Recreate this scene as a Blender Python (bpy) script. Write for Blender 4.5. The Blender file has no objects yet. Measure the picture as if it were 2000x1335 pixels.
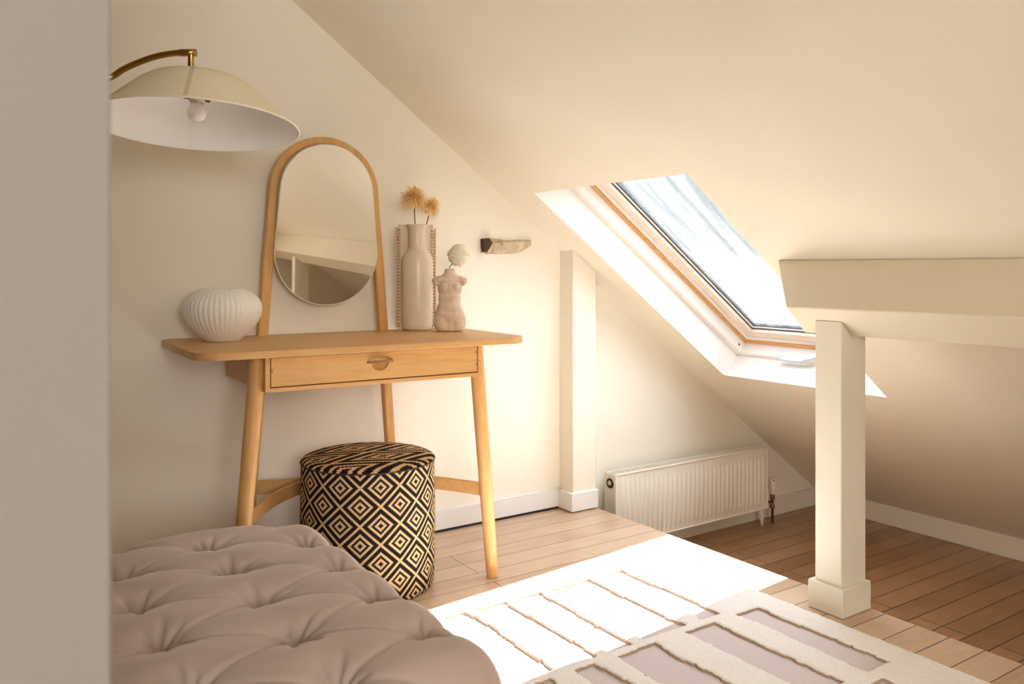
import bpy, bmesh, math, random
from mathutils import Vector, Matrix, noise
R = math.radians
PI = math.pi
random.seed(7)
S = bpy.context.scene
C = S.collection

# ------------------------------------------------------------------ camera
A = math.atan(1110 / 1639.)
cd = bpy.data.cameras.new('camera'); cam = bpy.data.objects.new('camera', cd); C.objects.link(cam)
cam.location = (0, 0, 1.0); cam.rotation_euler = (R(90), 0, -A)
cd.sensor_width = 36; cd.lens = 1639 / 2000 * 36; cd.shift_y = -145.5 / 2000
cd.clip_start = .02; cd.clip_end = 200
cd.dof.use_dof = True; cd.dof.focus_distance = 2.6; cd.dof.aperture_fstop = 5.6
S.camera = cam

# ------------------------------------------------------------------ world, sun, exposure
S.view_settings.view_transform = 'Standard'; S.view_settings.look = 'None'
S.view_settings.gamma = 1; S.view_settings.use_curve_mapping = False
S.view_settings.exposure = 2.07
S.cycles.max_bounces = 14; S.cycles.diffuse_bounces = 10; S.cycles.glossy_bounces = 6; S.cycles.transparent_max_bounces = 12
w = bpy.data.worlds.new('sky'); S.world = w; w.use_nodes = True
nt = w.node_tree; nt.nodes.clear()
wo = nt.nodes.new('ShaderNodeOutputWorld'); bg = nt.nodes.new('ShaderNodeBackground')
tc = nt.nodes.new('ShaderNodeTexCoord'); sp = nt.nodes.new('ShaderNodeSeparateXYZ'); rp = nt.nodes.new('ShaderNodeValToRGB')
nt.links.new(tc.outputs['Generated'], sp.inputs[0]); nt.links.new(sp.outputs[2], rp.inputs[0])
nt.links.new(rp.outputs[0], bg.inputs[0]); nt.links.new(bg.outputs[0], wo.inputs[0])
e = rp.color_ramp.elements
e[0].position = 0.0; e[0].color = (.12, .12, .115, 1)
e[1].position = 1.0; e[1].color = (.53, .60, .70, 1)
for p_, c_ in ((.02, (.058, .064, .070, 1)), (.17, (.060, .070, .081, 1)), (.42, (.52, .58, .66, 1))):
    q = rp.color_ramp.elements.new(p_); q.color = c_
bg.inputs[1].default_value = 3.3
sd = bpy.data.lights.new('sun', 'SUN'); so = bpy.data.objects.new('sun', sd); C.objects.link(so)
sd.energy = 10.5; sd.angle = R(.6); sd.color = (1, .99, .96)
so.rotation_euler = Vector((-.74, -.215, -1.0)).to_track_quat('-Z', 'Y').to_euler()
so.location = (4, 3, 4)

# slope geometry: the ceiling falls towards +X
CS, SN, Z0 = .8073, .5902, 2.6294
def SP(s, y, t=0): return Vector((s * CS + t * SN, y, Z0 - s * SN + t * CS))
def portal(name, loc, rot, sx, sy):
    l = bpy.data.lights.new(name, 'AREA'); l.shape = 'RECTANGLE'; l.size = sx; l.size_y = sy
    l.cycles.is_portal = True
    o = bpy.data.objects.new(name, l); C.objects.link(o); o.location = loc; o.rotation_euler = rot
    return o
portal('skylight_portal', SP(2.945, 2.18, .26), (0, R(180) + math.atan(.731), 0), 1.25, .74)
gw = portal('gable_fill_light', (-.35, -2.42, 1.45), (R(90), 0, 0), 1.2, 1.0)
gw.data.cycles.is_portal = False; gw.data.energy = 15.5; gw.data.color = (1, .98, .94)  # added fill lamp, set in the gable opening to brighten the room

# ------------------------------------------------------------------ helpers
def tag(o, label=None, cat=None, group=None, kind=None):
    if label: o['label'] = label
    if cat: o['category'] = cat
    if group: o['group'] = group
    if kind: o['kind'] = kind
    return o
def empty(name, loc=(0, 0, 0), rz=0, label=None, cat=None, group=None, kind=None):
    o = bpy.data.objects.new(name, None); C.objects.link(o); o.location = loc; o.rotation_euler = (0, 0, rz)
    o.empty_display_size = .1
    return tag(o, label, cat, group, kind)
def obj(name, bm, mat, parent=None, smooth=False, bevel=0, seg=2):
    bmesh.ops.recalc_face_normals(bm, faces=bm.faces)
    me = bpy.data.meshes.new(name); bm.to_mesh(me); bm.free()
    for m in (mat if isinstance(mat, (list, tuple)) else [mat]): me.materials.append(m)
    if smooth:
        for p in me.polygons: p.use_smooth = True
    o = bpy.data.objects.new(name, me); C.objects.link(o)
    if parent: o.parent = parent
    if bevel:
        b = o.modifiers.new('bevel', 'BEVEL'); b.width = bevel; b.segments = seg; b.limit_method = 'ANGLE'; b.angle_limit = R(40)
        for p in me.polygons: p.use_smooth = True
        me.set_sharp_from_angle(angle=R(40))
    return o
def box(bm, x0, x1, y0, y1, z0, z1, M=None):
    vs = [Vector((x, y, z)) for x in (x0, x1) for y in (y0, y1) for z in (z0, z1)]
    if M: vs = [M @ v if isinstance(M, Matrix) else M(v) for v in vs]
    v = [bm.verts.new(p) for p in vs]
    for f in ((0, 1, 3, 2), (4, 6, 7, 5), (0, 4, 5, 1), (2, 3, 7, 6), (0, 2, 6, 4), (1, 5, 7, 3)): bm.faces.new([v[i] for i in f])
def quad(bm, *ps): return bm.faces.new([bm.verts.new(Vector(p)) for p in ps])
def lathe(bm, prof, n=48, M=None, cap0=False, cap1=False, rf=None):
    rings = []
    for (r, z) in prof:
        ring = []
        for i in range(n):
            a = 2 * PI * i / n; rr = r * (rf(a, z) if rf else 1)
            p = Vector((rr * math.cos(a), rr * math.sin(a), z))
            ring.append(bm.verts.new(M @ p if M else p))
        rings.append(ring)
    for a, b in zip(rings, rings[1:]):
        for i in range(n): bm.faces.new((a[i], a[(i + 1) % n], b[(i + 1) % n], b[i]))
    if cap0: bm.faces.new(rings[0])
    if cap1: bm.faces.new(rings[-1])
    return rings
def tube(bm, pts, rad, n=12, caps=True):
    pts = [Vector(p) for p in pts]; rs = rad if isinstance(rad, (list, tuple)) else [rad] * len(pts)
    rings = []; up = None
    for i, p in enumerate(pts):
        d = (pts[min(i + 1, len(pts) - 1)] - pts[max(i - 1, 0)]).normalized()
        if up is None:
            up = Vector((0, 0, 1)) if abs(d.z) < .9 else Vector((1, 0, 0))
        sx = d.cross(up).normalized(); up = sx.cross(d).normalized()
        rings.append([bm.verts.new(p + (sx * math.cos(2 * PI * k / n) + up * math.sin(2 * PI * k / n)) * rs[i]) for k in range(n)])
    for a, b in zip(rings, rings[1:]):
        for i in range(n): bm.faces.new((a[i], a[(i + 1) % n], b[(i + 1) % n], b[i]))
    if caps: bm.faces.new(rings[0]); bm.faces.new(rings[-1])
def ellipsoid(bm, c, r, M=None, u=24, v=14):
    T_ = Matrix.Translation(Vector(c)) @ (M or Matrix()) @ Matrix.Diagonal((r[0], r[1], r[2], 1))
    bmesh.ops.create_uvsphere(bm, u_segments=u, v_segments=v, radius=1, matrix=T_)
def prism(bm, outline, z0, z1):
    b = [bm.verts.new((x, y, z0)) for x, y in outline]; t = [bm.verts.new((x, y, z1)) for x, y in outline]
    bm.faces.new(b); bm.faces.new(t)
    n = len(b)
    for i in range(n): bm.faces.new((b[i], b[(i + 1) % n], t[(i + 1) % n], t[i]))

# ------------------------------------------------------------------ materials
class NM:
    def __init__(s, name, rough=.6, spec=.4):
        s.m = bpy.data.materials.new(name); s.m.use_nodes = True; s.t = s.m.node_tree
        s.b = s.t.nodes['Principled BSDF']; s.b.inputs['Roughness'].default_value = rough
        s.b.inputs['Specular IOR Level'].default_value = spec
    def n(s, typ, **kw):
        x = s.t.nodes.new(typ)
        for k, v in kw.items():
            if k.startswith('i_'):
                x.inputs[int(k[2:]) if k[2:].isdigit() else k[2:]].default_value = v
            else: setattr(x, k, v)
        return x
    def l(s, a, b): s.t.links.new(a, b)
    def math(s, op, a, b=None, c=None):
        x = s.n('ShaderNodeMath', operation=op)
        for i, v in enumerate((a, b, c)):
            if v is None: continue
            if isinstance(v, (int, float)): x.inputs[i].default_value = v
            else: s.l(v, x.inputs[i])
        return x.outputs[0]
    def coords(s, scale=(1, 1, 1), kind='Object', rot=(0, 0, 0)):
        tc = s.n('ShaderNodeTexCoord'); mp = s.n('ShaderNodeMapping')
        mp.inputs['Scale'].default_value = scale; mp.inputs['Rotation'].default_value = rot
        s.l(tc.outputs[kind], mp.inputs[0]); return mp.outputs[0]
    def ramp(s, fac, *stops):
        r = s.n('ShaderNodeValToRGB'); el = r.color_ramp.elements
        el[0].position, el[0].color = stops[0][0], (*stops[0][1], 1)
        el[1].position, el[1].color = stops[-1][0], (*stops[-1][1], 1)
        for p, c in stops[1:-1]:
            q = el.new(p); q.color = (*c, 1)
        s.l(fac, r.inputs[0]); return r.outputs[0]
    def color(s, o):
        if isinstance(o, (tuple, list)): s.b.inputs['Base Color'].default_value = (*o, 1)
        else: s.l(o, s.b.inputs['Base Color'])
    def bump(s, h, strength=.3, dist=.002):
        b = s.n('ShaderNodeBump'); b.inputs['Strength'].default_value = strength; b.inputs['Distance'].default_value = dist
        s.l(h, b.inputs['Height']); s.l(b.outputs[0], s.b.inputs['Normal'])
def paint(name, col, rough=.6, sc=60, amt=.05, spec=.3, bump=.08):
    k = NM(name, rough, spec); co = k.coords()
    n1 = k.n('ShaderNodeTexNoise', i_Scale=sc, i_Detail=4.); k.l(co, n1.inputs[0])
    n2 = k.n('ShaderNodeTexNoise', i_Scale=2.2, i_Detail=2.); k.l(co, n2.inputs[0])
    k.color(k.ramp(n2.outputs[0], (.3, tuple(c * (1 - amt) for c in col)), (.7, col)))
    if bump: k.bump(n1.outputs[0], bump, .002)
    return k.m
def wood(name, light, dark, axis='x', rough=.42, sc=1.):
    k = NM(name, rough, .4)
    st = {'x': (1.3, 16, 16), 'y': (16, 1.3, 16), 'z': (16, 16, 1.3)}[axis]
    co = k.coords(tuple(a * sc for a in st))
    n1 = k.n('ShaderNodeTexNoise', i_Scale=2.2, i_Detail=6., i_Roughness=.6, i_Distortion=.8); k.l(co, n1.inputs[0])
    co2 = k.coords(tuple(a * sc * 6 for a in st))
    n2 = k.n('ShaderNodeTexNoise', i_Scale=3., i_Detail=3.); k.l(co2, n2.inputs[0])
    mx = k.math('MULTIPLY_ADD', n2.outputs[0], .35, k.math('MULTIPLY', n1.outputs[0], .75))
    k.color(k.ramp(mx, (.38, dark), (.52, tuple((a + b) / 2 for a, b in zip(light, dark))), (.68, light)))
    k.bump(n2.outputs[0], .08, .001)
    return k.m
def plain(name, col, rough=.5, metal=0, spec=.4):
    k = NM(name, rough, spec); k.b.inputs['Metallic'].default_value = metal
    co = k.coords((40, 40, 40)); n = k.n('ShaderNodeTexNoise', i_Scale=1.5, i_Detail=3.); k.l(co, n.inputs[0])
    k.color(k.ramp(n.outputs[0], (.3, tuple(c * .94 for c in col)), (.7, col)))
    return k.m

M_wall = paint('wall_paint', (.85, .80, .69), .75)
M_slope = paint('slope_paint', (.88, .83, .70), .75)
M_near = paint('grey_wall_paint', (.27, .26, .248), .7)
M_white = paint('white_paint', (.86, .84, .80), .45, bump=.03)
M_beam = paint('beam_paint', (.75, .675, .52), .5, bump=.04)
M_post = paint('post_paint', (.82, .77, .65), .38, bump=.04)
M_trimgloss = paint('skirting_paint', (.80, .785, .76), .38, bump=.02)
M_skirt2 = paint('cream_skirting_paint', (.80, .74, .62), .4, bump=.02)
M_rad = paint('radiator_enamel', (.84, .78, .66), .3, bump=0, spec=.5)
M_oak = wood('oak', (.68, .405, .16), (.54, .285, .092), 'x')
M_oakz = wood('oak_upright', (.68, .405, .16), (.54, .285, .092), 'z')
M_sash = wood('varnished_pine', (.74, .40, .15), (.60, .28, .08), 'y', .35)
M_palewood = wood('weathered_pine', (.88, .77, .66), (.80, .64, .52), 'y', .5)
M_brass = plain('aged_brass', (.50, .32, .08), .28, 1)
M_dark = plain('rubber_and_gap_shade', (.02, .018, .016), .6)
M_steel = plain('satin_metal', (.62, .62, .66), .3, .6)
M_copper = plain('old_pipe', (.25, .15, .08), .45, .6)
M_whiteplastic = plain('white_plastic', (.82, .78, .72), .35)
M_stem = plain('dried_stem', (.035, .02, .012), .7)

# plank floor
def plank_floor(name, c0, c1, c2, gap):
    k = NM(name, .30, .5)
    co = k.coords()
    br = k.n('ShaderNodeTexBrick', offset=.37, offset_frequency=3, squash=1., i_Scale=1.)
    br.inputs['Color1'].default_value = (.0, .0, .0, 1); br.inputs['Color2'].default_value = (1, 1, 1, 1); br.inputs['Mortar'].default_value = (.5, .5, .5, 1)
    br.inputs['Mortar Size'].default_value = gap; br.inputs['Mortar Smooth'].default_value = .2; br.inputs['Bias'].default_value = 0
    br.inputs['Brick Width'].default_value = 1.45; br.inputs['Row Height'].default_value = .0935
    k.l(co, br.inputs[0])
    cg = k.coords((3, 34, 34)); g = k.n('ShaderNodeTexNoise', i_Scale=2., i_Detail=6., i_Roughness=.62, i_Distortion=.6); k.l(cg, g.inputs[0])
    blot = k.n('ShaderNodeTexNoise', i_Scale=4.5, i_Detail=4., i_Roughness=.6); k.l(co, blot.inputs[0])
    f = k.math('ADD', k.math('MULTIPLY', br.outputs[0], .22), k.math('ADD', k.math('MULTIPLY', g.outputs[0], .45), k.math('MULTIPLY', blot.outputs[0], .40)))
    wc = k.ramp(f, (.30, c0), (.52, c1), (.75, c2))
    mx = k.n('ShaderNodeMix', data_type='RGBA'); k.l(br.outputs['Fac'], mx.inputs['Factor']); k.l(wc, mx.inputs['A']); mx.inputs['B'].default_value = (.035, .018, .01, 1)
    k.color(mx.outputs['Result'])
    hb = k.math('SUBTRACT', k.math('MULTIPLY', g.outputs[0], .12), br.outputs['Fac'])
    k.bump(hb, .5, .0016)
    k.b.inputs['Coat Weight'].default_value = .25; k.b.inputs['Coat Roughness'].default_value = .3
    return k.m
M_floor = plank_floor('plank_floor_light', (.42, .265, .155), (.56, .385, .25), (.68, .50, .345), .0016)
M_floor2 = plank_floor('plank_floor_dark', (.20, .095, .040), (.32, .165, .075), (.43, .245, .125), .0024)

# glass with rain streaks
k = NM('roof_glass'); t_ = k.t
k.t.nodes.remove(k.b)
out = [n for n in t_.nodes if n.type == 'OUTPUT_MATERIAL'][0]
tr = k.n('ShaderNodeBsdfTransparent'); tr.inputs[0].default_value = (.95, .97, .98, 1)
gl = k.n('ShaderNodeBsdfGlossy'); gl.inputs['Roughness'].default_value = .03
fr = k.n('ShaderNodeFresnel', i_IOR=1.45)
di = k.n('ShaderNodeBsdfTranslucent'); di.inputs[0].default_value = (.85, .85, .80, 1)
co = k.coords((1.2, 14, 1.2)); ns = k.n('ShaderNodeTexNoise', i_Scale=1.3, i_Detail=5., i_Roughness=.6, i_Distortion=.4); k.l(co, ns.inputs[0])
c2 = k.coords((60, 60, 60)); n2 = k.n('ShaderNodeTexNoise', i_Scale=2., i_Detail=3.); k.l(c2, n2.inputs[0])
ff = k.ramp(k.math('MULTIPLY', ns.outputs[0], k.math('ADD', n2.outputs[0], .5)), (.40, (0, 0, 0)), (.75, (.05, .05, .05)))
m1 = k.n('ShaderNodeMixShader'); k.l(ff, m1.inputs[0]); k.l(tr.outputs[0], m1.inputs[1]); k.l(di.outputs[0], m1.inputs[2])
m2 = k.n('ShaderNodeMixShader'); k.l(k.math('MULTIPLY', fr.outputs[0], .5), m2.inputs[0]); k.l(m1.outputs[0], m2.inputs[1]); k.l(gl.outputs[0], m2.inputs[2])
k.l(m2.outputs[0], out.inputs[0]); M_glass = k.m

# mirror glass
k = NM('mirror_glass', .01, .5); k.b.inputs['Metallic'].default_value = 1; k.color((.86, .86, .82)); M_mirror = k.m

# velvet
k = NM('taupe_velvet', .85, .15)
k.b.inputs['Sheen Weight'].default_value = .55; k.b.inputs['Sheen Roughness'].default_value = .35
k.b.inputs['Sheen Tint'].default_value = (.95, .85, .78, 1)
co = k.coords(); n1 = k.n('ShaderNodeTexNoise', i_Scale=7., i_Detail=3.); k.l(co, n1.inputs[0])
n2 = k.n('ShaderNodeTexNoise', i_Scale=260., i_Detail=2.); k.l(co, n2.inputs[0])
k.color(k.ramp(n1.outputs[0], (.3, (.41, .325, .285)), (.7, (.47, .38, .335)))); k.bump(n2.outputs[0], .15, .0006)
M_velvet = k.m

# fabrics
def fabric(name, col, sc=300, rough=.9):
    k = NM(name, rough, .1); co = k.coords((sc, sc, sc))
    n1 = k.n('ShaderNodeTexNoise', i_Scale=1., i_Detail=2.); k.l(co, n1.inputs[0])
    k.color(k.ramp(n1.outputs[0], (.3, tuple(c * .9 for c in col)), (.7, col))); k.bump(n1.outputs[0], .25, .001)
    return k.m
M_shade_out = fabric('shade_linen', (.88, .80, .60))
M_shade_in = paint('shade_lining', (.88, .86, .83), .6, bump=0)
M_bulb = plain('frosted_bulb', (.92, .88, .86), .25)
M_rugbase = fabric('flat_pile', (.68, .60, .595), 220)
M_rugpile = fabric('cut_pile', (.86, .82, .775), 160)

# ceramics
M_vasewhite = plain('matt_white_ceramic', (.88, .855, .79), .55)
k = NM('greige_glaze', .3, .5); co = k.coords(); n1 = k.n('ShaderNodeTexNoise', i_Scale=9., i_Detail=3.); k.l(co, n1.inputs[0])
k.color(k.ramp(n1.outputs[0], (.3, (.70, .60, .45)), (.7, (.78, .69, .54)))); M_glaze = k.m
k = NM('raw_clay', .7, .25); co = k.coords(); n1 = k.n('ShaderNodeTexNoise', i_Scale=26., i_Detail=6., i_Roughness=.65); k.l(co, n1.inputs[0])
n3 = k.n('ShaderNodeTexNoise', i_Scale=160., i_Detail=3.); k.l(co, n3.inputs[0])
k.color(k.ramp(n1.outputs[0], (.35, (.64, .48, .35)), (.65, (.80, .66, .52)))); k.bump(k.math('ADD', n1.outputs[0], k.math('MULTIPLY', n3.outputs[0], .3)), .5, .003); M_clay = k.m
M_cane = plain('cane_lacing', (.66, .44, .27), .5)
def translucent(m, amt=.45):
    t = m.node_tree; b = t.nodes['Principled BSDF']; o = [n for n in t.nodes if n.type == 'OUTPUT_MATERIAL'][0]
    tl = t.nodes.new('ShaderNodeBsdfTranslucent'); mx = t.nodes.new('ShaderNodeMixShader'); mx.inputs[0].default_value = amt
    src = b.inputs['Base Color'].links[0].from_socket; t.links.new(src, tl.inputs[0])
    t.links.new(b.outputs[0], mx.inputs[1]); t.links.new(tl.outputs[0], mx.inputs[2]); t.links.new(mx.outputs[0], o.inputs[0])
    return m
M_petal = fabric('dried_petals', (.95, .74, .38), 90)
M_petalw = fabric('white_petals', (.98, .93, .80), 90); translucent(M_petal, .25)
# stone
k = NM('rough_stone', .9, .2); co = k.coords(); n1 = k.n('ShaderNodeTexNoise', i_Scale=22., i_Detail=8., i_Roughness=.7); k.l(co, n1.inputs[0])
k.color(k.ramp(n1.outputs[0], (.36, (.22, .14, .07)), (.46, (.55, .44, .30)), (.7, (.76, .65, .49)))); k.bump(n1.outputs[0], .8, .006); M_stone = k.m
M_hollow = plain('hollow_shade', (.07, .04, .02), .9)

# woven diamond fabric of the pouf (UV driven)
k = NM('woven_diamonds', .9, .1)
uv = k.n('ShaderNodeUVMap'); sx = k.n('ShaderNodeSeparateXYZ'); k.l(uv.outputs[0], sx.inputs[0])
def cell(o):   # distance from cell centre 0..1
    return k.math('MULTIPLY', k.math('ABSOLUTE', k.math('SUBTRACT', k.math('FRACT', o), .5)), 2)
# slight stair-step from the weave
uq = k.math('DIVIDE', k.math('ROUND', k.math('MULTIPLY', sx.outputs[0], 36)), 36)
vq = k.math('DIVIDE', k.math('ROUND', k.math('MULTIPLY', sx.outputs[1], 36)), 36)
a_ = cell(k.math('ADD', uq, vq)); b_ = cell(k.math('SUBTRACT', uq, vq))
p_ = k.math('MAXIMUM', a_, b_)
cr = (.80, .58, .33); bk = (.022, .014, .014)
rp = k.n('ShaderNodeValToRGB'); rp.color_ramp.interpolation = 'CONSTANT'; el = rp.color_ramp.elements
el[0].position = 0; el[0].color = (*bk, 1); el[1].position = .14; el[1].color = (*cr, 1)
for ps, c_ in ((.31, bk), (.46, cr), (.61, bk), (.90, cr)):
    q = el.new(ps); q.color = (*c_, 1)
k.l(p_, rp.inputs[0])
wv = k.n('ShaderNodeMapping'); wv.inputs['Scale'].default_value = (70, 70, 1); k.l(uv.outputs[0], wv.inputs[0])
ck = k.n('ShaderNodeTexVoronoi', i_Scale=1.); k.l(wv.outputs[0], ck.inputs[0])
dk = k.ramp(ck.outputs['Distance'], (.25, (1, 1, 1)), (.75, (.62, .58, .52)))
mm = k.n('ShaderNodeMix', data_type='RGBA', blend_type='MULTIPLY'); mm.inputs['Factor'].default_value = 1
k.l(rp.outputs[0], mm.inputs['A']); k.l(dk, mm.inputs['B']); k.color(mm.outputs['Result'])
k.bump(k.math('SUBTRACT', 1, ck.outputs['Distance']), .5, .0015)
M_weave = k.m

# ------------------------------------------------------------------ the setting
XL, XR, YB, YF, ZC, ZL, XS = -2.5, 3.83, 2.79, -2.4, 2.6, -.257, 2.252
ZK = Z0 - .731 * XR
def struct(name, bm, m, label, cat, **kw):
    return tag(obj(name, bm, m, **kw), label, cat, kind='structure')

bm = bmesh.new()
quad(bm, (XL, YF, 0), (XS, YF, 0), (XS, YB, 0), (XL, YB, 0))
quad(bm, (XS, YF, 0), (XS, YB, 0), (XS, YB, ZL), (XS, YF, ZL))
quad(bm, (XS, YF, ZL), (XR, YF, ZL), (XR, YB, ZL), (XS, YB, ZL))
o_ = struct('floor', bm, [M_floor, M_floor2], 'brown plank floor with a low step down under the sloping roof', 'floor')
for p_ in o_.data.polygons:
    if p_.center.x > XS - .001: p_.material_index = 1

X0 = (Z0 - ZC) / .731
bm = bmesh.new()
bm.faces.new([bm.verts.new((x, YB, z)) for x, z in ((XL, -.3), (XL, ZC), (X0, ZC), (XR, ZK), (XR, -.3))])
struct('wall_back', bm, M_wall, 'cream gable wall behind the dressing table', 'wall')
WX0, WX1, WZ0, WZ1 = -1.0, .3, .9, 2.0      # opening added in the gable behind the camera for fill light
bm = bmesh.new()
for a in (((XL, -.3), (XL, ZC), (WX0, ZC), (WX0, -.3)), ((WX0, WZ1), (WX0, ZC), (X0, ZC), (WX1, Z0 - .731 * WX1), (WX1, WZ1)), ((WX0, -.3), (WX0, WZ0), (WX1, WZ0), (WX1, -.3)),
          ((WX1, -.3), (WX1, Z0 - .731 * WX1), (XR, ZK), (XR, -.3))):
    bm.faces.new([bm.verts.new((x, YF, z)) for x, z in a])
struct('wall_front', bm, M_wall, 'cream gable wall behind the viewer, seen in the mirror', 'wall')
bm = bmesh.new(); quad(bm, (XL, YF, 0), (XL, YB, 0), (XL, YB, ZC), (XL, YF, ZC))
struct('wall_left', bm, M_wall, 'cream side wall left of the dressing table', 'wall')
bm = bmesh.new(); quad(bm, (XL, YF, ZC), (X0, YF, ZC), (X0, YB, ZC), (XL, YB, ZC))
struct('ceiling', bm, M_slope, 'flat strip of cream ceiling above the dressing table', 'ceiling')
bm = bmesh.new(); quad(bm, (XR, YF, ZL - .05), (XR, YB, ZL - .05), (XR, YB, ZK), (XR, YF, ZK))
struct('wall_right', bm, M_wall, 'low knee wall under the sloping ceiling', 'wall')
# slope with the skylight opening
S0, S1, S2, S3 = X0 / CS, 2.285, 3.575, XR / CS
Y1, Y2 = 1.79, 2.575
bm = bmesh.new()
for a, b, c, d in ((S0, S1, YF, YB), (S2, S3, YF, YB), (S1, S2, YF, Y1), (S1, S2, Y2, YB)):
    quad(bm, SP(a, c), SP(b, c), SP(b, d), SP(a, d))
struct('ceiling', bm, M_slope, 'sloping cream ceiling around the roof window', 'ceiling')
# reveal of the opening
SB = 3.60
bm = bmesh.new()
c0 = [(S1, Y1), (S2, Y1), (S2, Y2), (S1, Y2)]; c1 = [(S1 - .01, Y1), (SB, Y1), (SB, Y2), (S1 - .01, Y2)]
for i in range(4):
    j = (i + 1) % 4
    quad(bm, SP(*c0[i], 0), SP(*c0[j], 0), SP(*c1[j], .125), SP(*c1[i], .125))
struct('trim_1', bm, M_white, 'white lining of the roof window opening', 'window reveal')

# near wall edge, out of focus on the left
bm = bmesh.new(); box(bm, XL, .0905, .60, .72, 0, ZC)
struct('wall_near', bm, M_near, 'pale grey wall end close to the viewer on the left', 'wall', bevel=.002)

# skirting boards
bm = bmesh.new(); box(bm, XL, 2.118, YB - .016, YB - .0005, .010, .078); box(bm, XL, 2.118, YB - .016, YB - .0005, .0782, .082)
bb = struct('baseboard_back', bm, M_trimgloss, 'white skirting board behind the dressing table', 'skirting board', bevel=.002)
bm = bmesh.new(); box(bm, 2.262, XR - .016, YB - .016, YB - .0005, ZL, ZL + .092)
struct('baseboard_lower', bm, M_skirt2, 'cream skirting board below and beside the radiator', 'skirting board', bevel=.002)
bm = bmesh.new(); box(bm, XR - .014, XR - .0005, YF, YB - .017, ZL, ZL + .112)
struct('baseboard_right', bm, M_skirt2, 'long cream skirting board where the sloping ceiling meets the lower floor', 'skirting board', bevel=.002)

bm = bmesh.new(); box(bm, XL, 2.112, YB - .013, YB - .0005, .0008, .0095); obj('gap_shadow', bm, M_dark, bb)  # dark strip that paints in the shadow line under the skirting
# window 1: the roof window
def ring(bm, s0, s1, y0, y1, wd, t0, t1):
    for a in ((s0, s1, y0, y0 + wd), (s0, s1, y1 - wd, y1), (s0, s0 + wd, y0 + wd, y1 - wd), (s1 - wd, s1, y0 + wd, y1 - wd)):
        box(bm, a[0], a[1], a[2], a[3], t0, t1, lambda v: SP(v.x, v.y, v.z))
win = empty('window_1', SP(2.93, 2.18, .2), 0, 'roof window with a pine sash in the sloping ceiling', 'window', kind='structure')
def wobj(name, bm, m, **kw):
    bmesh.ops.translate(bm, verts=bm.verts, vec=-win.location); return obj(name, bm, m, win, **kw)
a0, a1, b0, b1 = S1 - .03, 3.622, 1.775, 2.59
bm = bmesh.new(); ring(bm, a0, a1, b0, b1, .045, .125, .21); wobj('window_frame', bm, M_white, bevel=.002)
def inset(d): return (a0 + d, a1 - d, b0 + d, b1 - d)
bm = bmesh.new(); ring(bm, *inset(.045), .017, .176, .215); wobj('sash', bm, M_sash, bevel=.002)
bm = bmesh.new(); ring(bm, *inset(.062), .022, .184, .218); wobj('sash_lining', bm, M_white, bevel=.001)
bm = bmesh.new(); ring(bm, *inset(.084), .042, .190, .222); wobj('sash_lining', bm, M_palewood, bevel=.002)
bm = bmesh.new(); ring(bm, *inset(.126), .005, .204, .224); wobj('gasket', bm, M_dark)
bm = bmesh.new(); ring(bm, *inset(.131), .009, .206, .226); wobj('glazing_bead', bm, M_whiteplastic)
bm = bmesh.new(); ring(bm, *inset(.140), .0012, .209, .226); wobj('gasket', bm, M_dark)
s0, s1, y0, y1 = inset(.14); bm = bmesh.new(); box(bm, s0, s1, y0, y1, .214, .218, lambda v: SP(v.x, v.y, v.z)); wobj('glass_pane', bm, M_glass)
# handle on the lower frame
bm = bmesh.new()
box(bm, 3.560, 3.572, 2.20, 2.325, .100, .124, lambda v: SP(v.x, v.y, v.z))
def ske(v): return SP(v.x - (2.20 - v.y) * .0, v.y, v.z + (2.20 - v.y) * .45)
box(bm, 3.555, 3.572, 2.145, 2.20, .100, .126, ske)
box(bm, 3.55, 3.585, 2.09, 2.15, .120, .152, lambda v: SP(v.x, v.y, v.z))
wobj('window_handle', bm, M_steel, bevel=.003)
bm = bmesh.new(); ellipsoid(bm, SP(3.55, 2.545, .15), (.005, .002, .005)); wobj('screw_hole', bm, M_dark)

# window added behind the viewer so that fill light can enter
w2 = empty('fill_window', ((WX0 + WX1) / 2, YF, WZ0), 0, 'white framed window added out of view behind the viewer for fill light', 'window', kind='structure')
bm = bmesh.new()
for a in ((WX0, WX0 + .05, WZ0, WZ1), (WX1 - .05, WX1, WZ0, WZ1), (WX0 + .05, WX1 - .05, WZ0, WZ0 + .05), (WX0 + .05, WX1 - .05, WZ1 - .05, WZ1), ((WX0 + WX1) / 2 - .02, (WX0 + WX1) / 2 + .02, WZ0 + .05, WZ1 - .05)):
    box(bm, a[0], a[1], YF - .06, YF, a[2], a[3])
bmesh.ops.translate(bm, verts=bm.verts, vec=-w2.location); obj('window_frame', bm, M_white, w2, bevel=.003)  # frame of the added fill window
# neutral ground outside
bm = bmesh.new(); box(bm, -60, 60, -60, 60, -3.2, -3.0)
struct('ground', bm, paint('ground_outside', (.3, .28, .24), .9), 'ground outside the house', 'ground')

# beam (purlin) lying under the slope
pr_top, pr_A, pr_B = (2.195, 1.024), (2.09, .882), (2.18, .800)
pr_C = (pr_B[0] + .115, pr_B[1] + .142)
bm = bmesh.new()
endY = (1.736, 1.622, 1.622, 1.70)
ends = [[bm.verts.new((x, y, z)) for (x, z), y in zip((pr_top, pr_A, pr_B, pr_C), ys)] for ys in (endY, (YF,) * 4)]
bm.faces.new(ends[0]); bm.faces.new(ends[1])
for i in range(4): bm.faces.new((ends[0][i], ends[0][(i + 1) % 4], ends[1][(i + 1) % 4], ends[1][i]))
struct('trim_2', bm, M_beam, 'thick cream painted roof beam under the sloping ceiling', 'beam', bevel=.004)

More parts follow.
